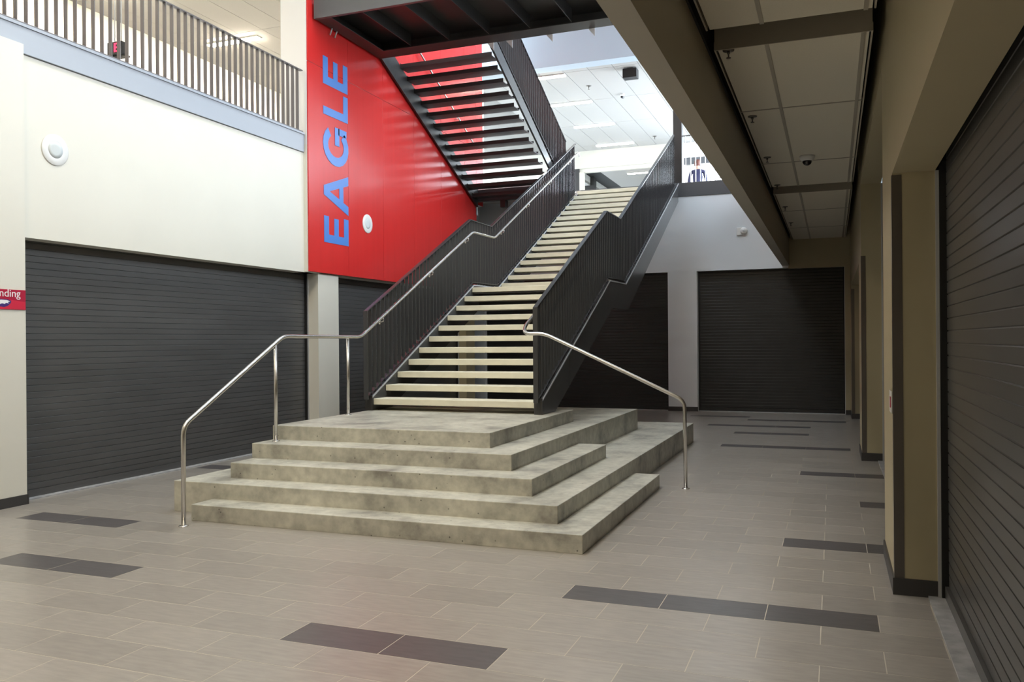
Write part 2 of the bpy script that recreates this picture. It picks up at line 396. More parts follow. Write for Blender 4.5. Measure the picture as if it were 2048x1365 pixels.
# windows: upper far right
def window(name, x0, x1, y0, y1, z0, z1, nx, zs, along):
    root = empty(name, ((x0+x1)/2, (y0+y1)/2, z0), kind='structure')
    t = .05
    if along == 'y':
        n = nx; st = (y1-y0)/n
        for i in range(n+1): box('mullion', x0, x1, y0+i*st-t/2, y0+i*st+t/2, z0, z1, 'picketw', root)
        for z in [z0]+zs+[z1]: box('transom', x0, x1, y0, y1, z-t/2, z+t/2, 'picketw', root)
        for i in range(n):
            zz = [z0]+zs+[z1]
            for a, b in zip(zz, zz[1:]): box('pane', (x0+x1)/2-.004, (x0+x1)/2+.004, y0+i*st+t/2, y0+(i+1)*st-t/2, a+t/2, b-t/2, 'glass', root)
    else:
        n = nx; st = (x1-x0)/n
        for i in range(n+1): box('mullion', x0+i*st-t/2, x0+i*st+t/2, y0, y1, z0, z1, 'picketw', root)
        for z in [z0]+zs+[z1]: box('transom', x0, x1, y0, y1, z-t/2, z+t/2, 'picketw', root)
        for i in range(n):
            zz = [z0]+zs+[z1]
            for a, b in zip(zz, zz[1:]): box('pane', x0+i*st+t/2, x0+(i+1)*st-t/2, (y0+y1)/2-.004, (y0+y1)/2+.004, a+t/2, b-t/2, 'glass', root)
    return root
window('window_1', 1.15, 1.25, 19.6, 28.2, 5.16, 8.15, 6, [7.2], 'y')
wd = window('window_2', -4.6, 1.15, 28.25, 28.35, 5.16, 8.15, 4, [], 'x')
box('spandrel', -4.6, 1.15, 28.24, 28.36, 7.45, 7.68, 'fascia', wd)
box('wall_upper_far_right', 1.15, 1.25, 19.12, 19.6, 5.1, 8.2, 'white', kind='structure')
box('ceiling_edge_right', 1.2, 1.4, 19.4, 28.5, 8.15, 8.4, 'white', kind='structure')
box('column', -3.33, -3.14, YF-.01, YF+.2, 5.14, 8.2, 'steel', kind='structure')

# ---- shell above and behind
rf = empty('roof', (-5, 8, 11.2), kind='structure')
SX0, SX1, SY0, SY1 = -5.7, -3.5, 4.5, 16.5
box('roof_deck', -8.1, SX0, -9, 19.5, 11.2, 11.4, 'white', rf)
box('roof_deck', SX1, 3.4, -9, 19.5, 11.2, 11.4, 'white', rf)
box('roof_deck', SX0, SX1, -9, SY0, 11.2, 11.4, 'white', rf)
box('roof_deck', SX0, SX1, SY1, 19.5, 11.2, 11.4, 'white', rf)
sk = empty('window_3', (-4.6, 10.5, 11.3), kind='structure')
for i in range(11): box('skylight_bar', SX0, SX1, SY0+1.2*i-.03, SY0+1.2*i+.03, 11.25, 11.33, 'picketw', sk)
for i in range(10): box('pane', SX0, SX1, SY0+.03+1.2*i, SY0+1.17+1.2*i, 11.28, 11.29, 'glass', sk)
wu = empty('wall_upper_right', (3.3, 8, 5.1), kind='structure')
box('wall_section', 3.2, 3.4, -9, 19.5, 5.1, 6.35, 'white', wu)
box('wall_section', 3.2, 3.4, -9, 19.5, 10.05, 11.2, 'white', wu)
box('wall_section', 3.2, 3.4, -9, 5.8, 6.35, 10.05, 'white', wu)
box('wall_section', 3.2, 3.4, 18.6, 19.5, 6.35, 10.05, 'white', wu)
window('window_4', 3.25, 3.35, 5.8, 18.6, 6.35, 10.05, 8, [8.2], 'y')
box('wall_back', -13.8, 3.4, -9.2, -9, 0, 11.2, 'beam', kind='structure')
box('floor_upper_right', -.86, 3.2, -9, YF, 4.45, 5.1, 'grey', kind='structure')

# ---- corridor: beam, dropped ceiling, right wall
box('beam', -1.01, -.862, -9, YF, 3.19, 5.1, 'beam', kind='structure')
box('ceiling_plenum', -.862, .36, -9, YF, 4.40, 4.45, 'black', kind='structure')
box('plenum_liner', -.861, -.845, -9, YF, 3.78, 4.40, 'black', kind='structure')
def cloud(y0, y1, ys, idx):
    root = empty('ceiling_corridor', (-.26, (y0+y1)/2, 3.74), kind='structure')
    xs = [-.785, -.43, .215, .265]; YY = [y0]+ys+[y1]
    box('ceiling_frame_face', -.795, .272, y0-.012, y0, 3.735, 4.05, 'beam', root)
    box('ceiling_frame_side', -.800, -.788, y0, y1, 3.742, 3.80, 'beam', root)
    box('ceiling_frame_side', .265, .277, y0, y1, 3.742, 3.80, 'beam', root)
    for xa, xb in zip(xs, xs[1:]):
        for a, b in zip(YY, YY[1:]):
            if xb-xa < .03: continue
            box('ceiling_panel', xa+.012, xb-.012, a+.010, b-.010, 3.744, 3.764, 'ceil', root)
    for x in xs[1:3]: box('grid_bar', x-.014, x+.014, y0, y1, 3.738, 3.76, 'tbar', root)
    for y in YY[1:-1]: box('grid_bar', -.787, .264, y-.011, y+.011, 3.739, 3.76, 'tbar', root)
    return root
cloud(-3.0, 5.88, [-.6, 1.8, 4.2], 0)
cloud(6.29, 12.30, [8.1, 10.62], 1)
cloud(12.86, 18.98, [14.7, 17.0], 2)

XW = .357
wr = empty('wall_right', (XW, 8, 0), kind='structure')
box('pier', XW, .60, 5.80, 6.85, 0, 4.4, 'olive', wr)
box('pier', XW, .60, 11.96, 12.95, 0, 4.4, 'olive', wr)
box('pier', XW, .60, 18.1, 19.0, 0, 4.4, 'olive', wr)
box('wall_header', XW, .60, -9, 5.80, 2.655, 4.4, 'olive', wr)
box('wall_header', XW, .60, 6.85, 11.96, 3.64, 4.4, 'olive', wr)
box('wall_header', XW, .60, 12.95, 18.1, 2.68, 4.4, 'olive', wr)
box('wall_light_block', .86, .95, -9, 19.3, 0, 4.4, 'black', wr)  # added black backing, blocks sky light behind the right shutters
for (y, z1) in [(5.80, 2.645), (11.96, 2.70), (18.1, 2.60)]:
    poly('corner_guard', [(XW-.003, y-.003, .1), (XW+.055, y-.003, .1), (XW+.055, y-.003, z1), (XW-.003, y-.003, z1), (XW-.003, y+.055, .1), (XW-.003, y+.055, z1)],
         [(0, 1, 2, 3), (0, 3, 5, 4)], 'guard', wr)
br = empty('baseboard_right', (XW, 6, 0), kind='structure')
for (a, b) in [(5.80, 6.85), (11.96, 12.95), (18.1, 19.0)]:
    box('baseboard_tile', XW-.012, XW, a-.012, b+.012, 0, .105, 'base', br)
    box('baseboard_tile', XW, .60, a-.012, a, 0, .105, 'base', br)
d1 = empty('door_1', (.62, 15.5, 0), kind='structure')
box('door_leaf', .60, .64, 13.0, 15.48, .01, 2.66, 'doorpaint', d1)
box('door_leaf', .60, .64, 15.50, 18.08, .01, 2.66, 'doorpaint', d1)

# =========================================================== ROLLER SHUTTERS
def slat_mesh(length, pitch, along, facing, mt):
    """one interlocking slat, hollow-curved face with a lip; along 'x' or 'y', facing sign"""
    h = pitch
    prof = [(0, 0), (.007, .004), (.007, h-.006), (.0025, h-.0055), (0, h), (-.004, h), (-.004, 0)]
    V = []
    for s in (-length/2, length/2):
        for d, z in prof:
            V.append((facing*d, s, z-h/2) if along == 'y' else (s, facing*d, z-h/2))
    n = len(prof)
    F = [tuple(range(n)), tuple(range(2*n-1, n-1, -1))]+[(i, (i+1) % n, n+(i+1) % n, n+i) for i in range(n)]
    return V, F
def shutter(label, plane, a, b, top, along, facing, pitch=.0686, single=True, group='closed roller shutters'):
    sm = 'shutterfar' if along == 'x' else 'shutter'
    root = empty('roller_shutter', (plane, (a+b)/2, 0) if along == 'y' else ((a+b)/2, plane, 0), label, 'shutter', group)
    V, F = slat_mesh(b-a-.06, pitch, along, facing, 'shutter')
    nsl = int((top-.10)/pitch)+2; c = (a+b)/2
    def pos(z): return (plane, c, z) if along == 'y' else (c, plane, z)
    if single:
        me = bpy.data.meshes.new('slat'); me.from_pydata(V, [], F)
        bm = bmesh.new(); bm.from_mesh(me); bmesh.ops.recalc_face_normals(bm, faces=bm.faces[:]); bm.to_mesh(me); bm.free()
        me.materials.append(MT[sm])
        for i in range(nsl): link('slat', me, pos(.085+pitch*(i+.5)), root)
    else:
        VV, FF = [], []
        for i in range(nsl):
            n = len(VV); p = Vector(pos(.085+pitch*(i+.5)))
            VV += [Vector(v)+p for v in V]; FF += [tuple(n+k for k in f) for f in F]
        poly('slat_curtain', VV, FF, sm, root, kind='stuff')
    d = facing
    def bx(nm, s0, s1, d0, d1, z0, z1, mt):
        lo, hi = plane+min(d*d0, d*d1), plane+max(d*d0, d*d1)
        if along == 'y': return box(nm, lo, hi, s0, s1, z0, z1, mt, root)
        return box(nm, s0, s1, lo, hi, z0, z1, mt, root)
    bx('bottom_bar', a+.03, b-.03, -.02, .028, .012, .085, sm)
    bx('threshold', a, b, -.03, .12, 0, .012, 'thresh')
    for s0, s1 in ((a, a+.035), (b-.035, b)):
        bx('guide', s0, s1, -.03, .045, 0, top+.05, 'black')
        e = s0-.001 if s0 == a else s1-.012
        bx('guide_flange', e, e+.013, .045, .065, 0, top, 'galv')
    return root
shutter('wide charcoal roller shutter under the cream wall, beside the crimson sign', -7.90, 6.17, 11.38, 2.71, 'y', 1)
shutter('charcoal roller shutter beneath the red wall, behind the lower stair railing', -7.90, 11.97, 17.15, 2.74, 'y', 1)
shutter('shade-darkened roller shutter in the far grey wall, seen under the stairs', YF+.16, -7.98, -3.48, 3.14, 'x', -1, single=False)
shutter('shade-darkened roller shutter at the far end of the dark corridor', YF+.16, -2.83, .25, 3.13, 'x', -1, single=False)
shutter('glossy dark roller shutter filling the right edge, nearest the camera', .665, .2, 5.80, 2.655, 'y', -1, pitch=.075)
shutter('dark roller shutter sliver between the two tan piers on the right', .665, 6.85, 11.96, 3.64, 'y', -1, single=False)

# =========================================================== CONCRETE STEPS
st = empty('concrete_steps', (-3.8, 8, 0), 'stepped grey cast concrete platform at the foot of the staircase', 'steps')
r = .147
for (x0, x1, y0, y1, k) in [(-5.475, -1.772, 6.09, 9.11, 1), (-5.945, -2.062, 6.385, 13.38, 2), (-5.535, -2.39, 6.70, 9.19, 3),
                            (-5.56, -2.715, 7.06, 12.3, 4), (-5.58, -3.075, 7.43, 10.2, 5)]:
    box('step', x0, x1, y0, y1, -.003, r*k, 'conc', st, bevel=.006)

# =========================================================== MAIN STAIRCASE
S = empty('staircase', (-4.4, 9.5, .735), 'long straight steel staircase with pale concrete treads and dark picket railings', 'staircase')
SL, SR = -5.56, -3.267
TOPL = [(9.31, 2.01), (12.63, 3.617), (13.53, 3.617), (18.75, 6.19)]
STR = [(9.40, .915), (12.70, 2.546), (13.77, 2.56), (18.98, 5.13)]
BOT = [(9.40, .738), (9.92, .738), (12.86, 2.12), (13.94, 2.13), (18.98, 4.72)]
TR = []
for k in range(1, 28):
    if k <= 11: y, z = 9.43+.319*(k-1), .887+.1607*(k-1)
    else: y, z = 13.92+.3234*(k-12), 2.643+.1626*(k-12)
    TR.append((y, z))
    dep = .345 if k != 11 else 1.42
    box('tread', SL+.04, SR-.045, y, y+dep, z-.078, z, 'tread', S, bevel=.006)
prof = STR+BOT[::-1]
for (xa, xb) in ((SL-.045, SL+.035), (SR-.04, SR+.045)):
    sg = prism_x('stringer', prof, xa, xb, 'strgrey', S)
    prism_x('top_flange', STR+[(y, z-.018) for y, z in STR[::-1]], xa-.012, xb+.012, 'flange', sg)
    box('foot_plate', xa-.01, xb+.01, 9.385, 9.40, .737, .93, 'steel', S)
box('landing_beam', SL+.035, SR-.04, 12.9, 13.0, 2.13, 2.40, 'steel', S)
box('landing_beam', SL+.035, SR-.04, 13.85, 13.95, 2.14, 2.40, 'steel', S)
box('landing_pan', SL+.035, SR-.04, 12.65, 14.05, 2.39, 2.41, 'steel', S)
def railing(parent, xc, top, bottom, y0, y1, name='railing', pitch=.112, mt='rail', bar=.05, endpost=True):
    """flat-bar railing lying in a YZ plane"""
    ys = sorted({y0, y1} | {p[0] for p in top if y0 < p[0] < y1})
    line = [(y, interp(top, y)) for y in ys]
    rl = prism_x(name, line+[(y, z-.014) for y, z in line[::-1]], xc-.027, xc+.027, mt, parent)
    ys2 = sorted({y0, y1} | {p[0] for p in bottom if y0 < p[0] < y1})
    l2 = [(y, interp(bottom, y)+.05) for y in ys2]
    prism_x('bottom_bar', l2+[(y, z-.014) for y, z in l2[::-1]], xc-.027, xc+.027, mt, rl)
    if endpost:
        za = interp(bottom, y0); box('end_post', xc-.03, xc+.03, y0, y0+.016, za+.01, interp(top, y0)-.004, mt, rl)
    n = int((y1-y0-.04)/pitch)
    for i in range(1, n+1):
        y = y0+pitch*i
        zb, zt = interp(bottom, y)+.012, interp(top, y)-.012
        h = round((zt-zb)/.02)*.02
        box('picket', xc-bar/2, xc+bar/2, y-.005, y+.005, zt-h, zt, mt, rl)
    return rl
railing(S, SL, TOPL, STR, 9.31, 18.75)
railing(S, SR, TOPL, STR, 9.31, 18.75)

# =========================================================== STAINLESS HANDRAILS
HX = SL+.085
HR = [(9.05, 1.675), (12.56, 3.395), (13.50, 3.405), (18.62, 5.94)]
hl = empty('handrail', (-5.37, 5.88, 0), 'stainless tube handrail climbing the left side from the floor', 'handrail', 'stainless handrails')
tube('rail_tube', [(-5.37, 5.88, 0), (-5.385, 5.90, .885), (-5.43, 7.425, 1.683), (HX, 9.05, 1.677)]+[(HX, y, z) for y, z in HR[1:]]+[(HX, 18.72, 5.97), (HX-.005, 18.80, 5.90)], .021, 'chrome', hl, fil=.09)
for (x, y, z0, z1) in [(-5.427, 7.28, .588, 1.60), (-5.478, 8.76, .735, 1.665)]:
    tube('post', [(x, y, z0), (x, y, z1)], .019, 'chrome', hl)
for (x, y, z) in [(-5.37, 5.88, 0), (-5.427, 7.28, .588), (-5.478, 8.76, .735)]:
    lathe('floor_flange', [(.042, 0), (.042, .004), (.028, .009)], (x, y, z), 'z', 'chrome', hl)
def bracket(parent, x, xw, y, z):
    b = tube('bracket', [(x, y, z-.02), (x, y, z-.075), (xw, y, z-.085)], .007, 'chrome', parent, n=8, fil=.02)
    lathe('bracket_plate', [(.028, 0), (.028, .006)], (min(x, xw) if xw < x else xw-.006, y, z-.085), 'x', 'chrome', b, n=12)
for y in (9.62, 11.08, 12.38, 13.95, 15.3, 16.7, 18.1):
    bracket(hl, HX, SL+.027, y, interp(HR, y))
hr = empty('handrail', (-1.50, 9.15, 0), 'stainless tube handrail sloping down to the floor right of the concrete steps', 'handrail', 'stainless handrails')
HXR = SR-.085
tube('rail_tube', [(-1.497, 9.15, 0), (-1.503, 9.15, .955), (-3.10, 9.15, 1.696), (-3.335, 9.12, 1.695), (-3.388, 9.29, 1.79), (HXR-.008, 9.6, 1.95), (HXR, 9.9, 2.09)]+[(HXR, y, z) for y, z in HR[1:]]+[(HXR, 18.8, 5.97)], .021, 'chrome', hr, fil=.09)
lathe('floor_flange', [(.042, 0), (.042, .004), (.028, .009)], (-1.497, 9.15, 0), 'z', 'chrome', hr)
for y in (9.5, 11.0, 12.38, 13.95, 15.3, 16.7, 18.1):
    bracket(hr, HXR, SR-.027, y, interp(HR, y))

# =========================================================== UPPER STAIR AND PLATFORM
U = empty('upper_staircase', (-6.6, 17.6, 5.1), 'dark open-riser steel stair rising against the red wall, seen from below', 'staircase')
UL, UR = -7.55, -5.655
BL = lambda y: 6.68-.4674*(y-13.30)
BR = lambda y: 6.90-.471*(y-13.79)
prism_x('stringer', [(13.25, BL(13.25)), (17.59, BL(17.59)), (17.59, BL(17.59)+.36), (13.25, BL(13.25)+.42)], UL-.02, UL+.02, 'steel', U)
prism_x('stringer', [(13.265, BR(13.265)), (17.55, BR(17.55)-.05), (17.75, BR(17.75)+.16), (13.265, BR(13.265)+.30)], UR-.02, UR+.02, 'strgrey', U)
for k in range(13):
    y, z = 13.93+.277*k, 6.735-.157*k
    V = []
    yz = [(y, z), (y+.30, z), (y+.30, z+.055), (y+.292, z+.055), (y+.292, z+.012), (y+.01, z+.012), (y+.01, z+.075), (y, z+.075)]
    prism_x('tread', yz, UL+.02, UR-.02, 'steel', U)
    ca = poly('tread_bracket', [(UL+.02, y, z), (UL+.02, y+.28, z), (UL+.02, y+.28, z+.1), (UL+.02, y, z+.1), (UL+.10, y+.02, z+.014), (UL+.10, y+.26, z+.014)],
              [(0, 1, 2, 3), (0, 1, 5, 4), (3, 2, 5, 4), (0, 3, 4), (1, 2, 5)], 'strgrey', U)
UT = [(13.25, BR(13.25)+1.33), (18.3, BR(18.3)+1.36)]
UB = [(13.25, BR(13.25)+.28), (18.3, BR(18.3)+.22)]
railing(U, UR, UT, UB, 13.75, 18.28, endpost=False)
wallrail = tube('wall_handrail', [(XR+.06, y, BL(y)+1.30) for y in (13.4, 17.5)], .02, 'chrome', U)
for y in (14.1, 15.3, 16.5): tube('rail_bracket', [(XR+.06, y, BL(y)+1.29), (XR+.06, y, BL(y)+1.22), (XR, y, BL(y)+1.22)], .008, 'chrome', wallrail, n=8)

P = empty('stair_platform', (-5.2, 12.2, 6.7), 'black steel stair platform with ribbed underside at the top of the picture', 'platform')
PR = -2.2
box('deck_plate', XR+.04, PR, 11.24, 13.18, 6.93, 6.97, 'steel', P)
box('front_beam', XR+.04, PR, 11.18, 11.24, 6.69, 7.13, 'fascia', P)
box('rear_beam', XR+.04, PR, 13.18, 13.24, 6.70, 7.0, 'steel', P)
box('rear_beam_flange', XR+.04, PR, 12.90, 13.18, 6.70, 6.715, 'steel', P)
box('side_channel', XR+.04, XR+.10, 11.24, 13.18, 6.70, 6.93, 'steel', P)
box('side_flange', XR+.10, XR+.30, 11.24, 12.90, 6.70, 6.712, 'steel', P)
for x in (-6.76, -6.03, -5.30, -4.58, -3.87, -3.15):
    box('rib', x-.006, x+.006, 11.25, 12.90, 6.72, 6.93, 'steel', P)
for x in (-5.36, -5.02, -4.30, -3.58, -2.86):
    z = 6.70
    poly('gusset', [(x-.13, 13.245, z+.02), (x, 13.245, z+.02), (x, 13.245, z-.13), (x-.13, 13.255, z+.02), (x, 13.255, z+.02), (x, 13.255, z-.13)],
         [(0, 1, 2), (5, 4, 3), (0, 3, 4, 1), (1, 4, 5, 2), (2, 5, 3, 0)], 'picketw', P)
tube('wall_tie', [(XR+.02, 11.66, 6.60), (XR+.07, 11.66, 6.72)], .012, 'galv', P, n=8)
tube('wall_tie', [(XR+.02, 11.80, 6.60), (XR+.07, 11.80, 6.72)], .012, 'galv', P, n=8)

# =========================================================== BALCONY RAILINGS
B = empty('balcony_railing', (XC, 8, 4.87), 'dark flat-bar balcony railing above the cream wall, upper left', 'railing')
TB = [(-1.0, 5.85), (11.03, 5.85)]; BB = [(-1.0, 4.85), (11.03, 4.85)]
rl = railing(B, XC-.01, TB, BB, 3.5, 11.02, name='top_rail', pitch=.1195, endpost=False, mt='railb')
B2 = empty('balcony_railing', (-2.2, YF+.05, 5.14), 'light-whitened picket balcony railing in front of the bright upper window', 'railing')
box('top_rail', -3.22, -1.02, YF+.03, YF+.05, 6.19, 6.21, 'steel', B2)
for i in range(19):
    x = -3.06+.108*i
    box('picket', x-.0075, x+.0075, YF+.015, YF+.065, 5.145, 6.19, 'picketw', B2)  # dark metal pickets coloured white for the window light on them
box('end_post', -3.262, -3.235, YF+.0, YF+.06, 5.145, 6.20, 'steel', B2)

# =========================================================== LETTERING ON THE RED WALL
LT = empty('wall_lettering', (XR, 11.85, 3.2), 'tall blue letters EAGLE running up the red wall', 'lettering')
YB, YT = 12.20, 11.475        # baseline and cap line
def letter(ch, z0, z1, polys):
    """polygons in unit letter space (u along reading direction 0..1, v up 0..1)"""
    V, F = [], []
    for pts in polys:
        n = len(V); k = len(pts)
        for x in (XR+.001, XR+.006):
            for u, v in pts: V.append((x, YB+(YT-YB)*v, z0+(z1-z0)*u))
        F += [tuple(range(n, n+k)), tuple(range(n+2*k-1, n+k-1, -1))]+[(n+i, n+(i+1) % k, n+k+(i+1) % k, n+k+i) for i in range(k)]
    o = poly('letter', V, F, 'blue', LT); o['label'] = 'blue letter '+ch
def rect(u0, u1, v0, v1): return [(u0, v0), (u1, v0), (u1, v1), (u0, v1)]
Elet = [rect(0, .30, 0, 1), rect(.30, 1, 0, .19), rect(.30, .93, .415, .595), rect(.30, .97, .81, 1)]
letter('E', 3.225, 3.665, Elet)
letter('A', 3.735, 4.39, [[(0, 0), (.23, 0), (.304, .21), (.363, .38), (.5, .77), (.5, 1), (.385, 1)], [(.5, 1), (.5, .77), (.637, .38), (.696, .21), (.77, 0), (1, 0), (.615, 1)], [(.304, .21), (.696, .21), (.637, .38), (.363, .38)]])
g = []
def arc(a0, a1, n=16, ro=.5, ri=.29):
    out = []
    for i in range(n):
        t0 = math.radians(a0+(a1-a0)*i/n); t1 = math.radians(a0+(a1-a0)*(i+1)/n)
        rx = (.5-ri)*.95
        out.append([(.5+.5*math.cos(t0), .5+.52*math.sin(t0)), (.5+.5*math.cos(t1), .5+.52*math.sin(t1)), (.5+ri*.95*math.cos(t1), .5+(.52-.2)*math.sin(t1)), (.5+ri*.95*math.cos(t0), .5+(.52-.2)*math.sin(t0))])
    return out
letter('G', 4.50, 5.16, arc(38, 318)+[rect(.52, .97, .36, .54), rect(.80, .97, .06, .40)])
letter('L', 5.285, 5.715, [rect(0, .30, 0, 1), rect(.30, 1, 0, .19)])
letter('E', 5.775, 6.235, Elet)

# =========================================================== WALL FITTINGS
def wall_disc(lbl, x, y, z, rad):
    o = empty('wall_speaker', (x, y, z), lbl, 'speaker', 'round wall speakers')
    lathe('rim', [(rad, 0), (rad, .007), (rad*.96, .011), (rad*.56, .012), (rad*.54, .0115)], (x, y, z), 'x', 'plastic', o, n=40)
    lathe('grille', [(rad*.54, 0), (rad*.54, .0115), (rad*.30, .012), (.002, .0122)], (x+.001, y, z), 'x', 'grille', o, n=32)
wall_disc('round white speaker on the cream wall above the wide shutter', XC, 6.57, 3.675, .165)
wall_disc('round white speaker on the red wall beside the blue letters', XR, 12.82, 3.685, .165)

def text_mesh(name, s, size, mt, parent, loc, rot, extrude=.002, offset=0):
    cu_ = bpy.data.curves.new(name, 'FONT'); cu_.body = s; cu_.size = size; cu_.extrude = extrude; cu_.offset = offset
    t = bpy.data.objects.new(name, cu_); COL.objects.link(t)
    bpy.context.view_layer.update()
    me = bpy.data.meshes.new_from_object(t.evaluated_get(bpy.context.evaluated_depsgraph_get()))
    bpy.data.objects.remove(t); me.materials.clear(); me.materials.append(MT[mt])
    o = link(name, me, loc, parent); o.rotation_euler = rot
    return o
RW = (R90, 0, R90)             # text lying on a wall that faces +X, reading along +Y
SG = empty('wall_sign', (XN, 5.8, 2.06), 'crimson wall sign with white lettering at the left edge of the picture', 'sign')
box('sign_face', XN+.001, XN+.009, 5.12, 6.165, 1.965, 2.165, 'signred', SG, bevel=.003)
poly('sign_band', [(XN+.0095, 5.12, 1.968), (XN+.0095, 6.16, 1.968), (XN+.0095, 6.16, 2.045), (XN+.0095, 5.97, 2.065), (XN+.0095, 5.75, 2.055), (XN+.0095, 5.4, 2.0)], [(0, 1, 2, 3, 4, 5)], 'signred2', SG)
tx = text_mesh('lettering', 'Vending', .108, 'letterwhite', SG, (XN+.010, 5.70, 2.092), RW, .001)
tx.location.y += 6.105-(5.70+max(v.co.x for v in tx.data.vertices))
def flat(name, pts, mt, parent, dx):
    return poly(name, [(XN+dx, y, z) for y, z in pts], [tuple(range(len(pts)))], mt, parent)
def E_(y, z): return (5.905+y, 2.0+z)
flat('emblem_outline', [E_(-.17, .03), E_(-.12, .055), E_(-.02, .068), E_(.06, .066), E_(.10, .052), E_(.095, .03), E_(.06, .0), E_(.02, -.012), E_(-.04, -.005), E_(-.10, .0), E_(-.15, .01)], 'purple', SG, .0100)
flat('emblem_head', [E_(-.15, .028), E_(-.10, .042), E_(-.01, .06), E_(.05, .058), E_(.088, .046), E_(.06, .038), E_(.075, .026), E_(.04, .03), E_(.03, .018), E_(.0, .024), E_(-.03, .012), E_(-.05, .02), E_(-.09, .012), E_(-.09, .022)], 'letterwhite', SG, .0105)

# white switch plate on the near pier
pl = empty('wall_switch', (XW, 5.82, 1.21), 'small white switch plate on the corner of the nearest tan pier', 'switch')
box('plate', XW-.010, XW-.0035, 5.862, 6.06, 1.135, 1.275, 'plastic', pl, bevel=.002)
box('rocker', XW-.014, XW-.010, 5.90, 5.94, 1.17, 1.24, 'signred', pl)
box('rocker', XW-.014, XW-.010, 5.98, 6.02, 1.17, 1.24, 'plastic', pl)

ss = empty('wall_sensor', (-1.85, YF, 3.98), 'white motion sensor box on the grey far wall', 'sensor')
box('housing', -1.955, -1.80, YF-.035, YF, 3.895, 4.065, 'plastic', ss, bevel=.008)
lathe('round_cover', [(.075, 0), (.075, .05), (.055, .065), (.02, .07)], (-1.80, YF-.001, 3.985), '-y', 'plastic', ss)
lathe('lens', [(.026, 0), (.022, .012)], (-1.80, YF-.065, 3.99), '-y', 'grille', ss)

def sprinkler(lbl, x, y, z, s=1.0):
    o = empty('sprinkler', (x, y, z), lbl, 'sprinkler', 'ceiling sprinklers')
    lathe('escutcheon', [(.045*s, 0), (.043*s, .008*s), (.02*s, .012*s)], (x, y, z), '-z', 'brass', o, n=16)
    lathe('body', [(.012*s, .01*s), (.012*s, .03*s), (.006*s, .032*s), (.006*s, .06*s)], (x, y, z), '-z', 'brass', o, n=10)
    lathe('deflector', [(.018*s, .06*s), (.018*s, .064*s)], (x, y, z), '-z', 'brass', o, n=12)
NUM = ['first', 'second', 'third', 'fourth', 'fifth', 'sixth']
for i, (y, z) in enumerate([(6.33, 3.744), (8.3, 3.744), (10.24, 3.744), (12.14, 3.744), (14.19, 3.744), (16.19, 3.744)]):
    sprinkler('%s corridor ceiling sprinkler from the camera' % NUM[i], -.70, y, z, .95)
dm = empty('dome_camera', (-.262, 10.35, 3.744), 'smoked dome security camera on the corridor ceiling', 'camera')
lathe('housing', [(.085, 0), (.085, .02), (.075, .045), (.058, .06)], (-.262, 10.35, 3.744), '-z', 'plastic', dm)
lathe('dome', [(.055, .055), (.052, .075), (.038, .098), (.018, .11), (.002, .113)], (-.262, 10.35, 3.744), '-z', 'smoke', dm)

# =========================================================== UPPER FLOOR FITTINGS
def ceil_light(lbl, x0, x1, y, z=8.2):
    lm = 'lampleft' if x1 < -8.5 else 'lamp'
    o = empty('ceiling_light', ((x0+x1)/2, y, z), lbl, 'ceiling light', 'linear ceiling lights')
    box('housing', x0, x1, y-.085, y+.085, z-.030, z-.001, 'plastic', o)
    box('diffuser', x0+.015, x1-.015, y-.07, y+.07, z-.045, z-.030, lm, o, bevel=.006)
ceil_light('linear ceiling light nearest the bulkhead, partly behind the upper stair railing', -7.35, -6.13, 19.85)
ceil_light('second linear ceiling light beyond the bulkhead', -7.35, -6.13, 22.30)
ceil_light('third linear ceiling light beyond the bulkhead', -7.40, -6.13, 24.85)
ceil_light('linear ceiling light nearest the upper far doorway', -7.42, -6.13, 27.5)
ceil_light('linear ceiling light in the room beyond the upper doorway', -7.3, -6.1, 31.6, 8.0)
ceil_light('linear ceiling light above the left balcony railing', -12.8, -11.45, 14.9)
ceil_light('linear ceiling light above the left balcony, cut by the top edge', -12.8, -11.45, 12.1)
ceil_light('added linear ceiling light above the left balcony, out of view near the entrance', -12.8, -11.45, 9.3)  # this and the next unseen strips added to brighten the upper left
ceil_light('added unseen linear ceiling light above the left balcony, farthest back', -12.8, -11.45, 17.7)
ceil_light('added linear ceiling light over the balcony aisle, out of view near the entrance', -10.3, -9.0, 5.0)
ceil_light('added linear ceiling light over the balcony aisle, hidden behind the red wall', -10.3, -9.0, 17.7)
sp = empty('hanging_speaker', (-4.53, 20.0, 8.2), 'black box speaker hung from the upper white ceiling', 'speaker')
box('cabinet', -4.70, -4.36, 19.9, 20.15, 7.95, 8.17, 'black', sp, bevel=.006)
box('mount', -4.60, -4.46, 19.98, 20.08, 8.16, 8.20, 'black', sp)
sc = empty('ceiling_camera', (-5.21, 22.05, 8.2), 'tiny white bullet camera on the upper ceiling', 'camera')
lathe('base', [(.06, 0), (.055, .03), (.02, .04)], (-5.21, 22.05, 8.2), '-z', 'plastic', sc, n=14)
tube('barrel', [(-5.21, 22.10, 8.12), (-5.21, 21.95, 8.10)], .032, 'smoke', sc, n=12)
sprinkler('upper ceiling sprinkler between the speaker and the stair railing', -5.85, 21.0, 8.2, 1.5)
sprinkler('upper ceiling sprinkler above the right stair railing', -5.33, 27.0, 8.2, 1.5)

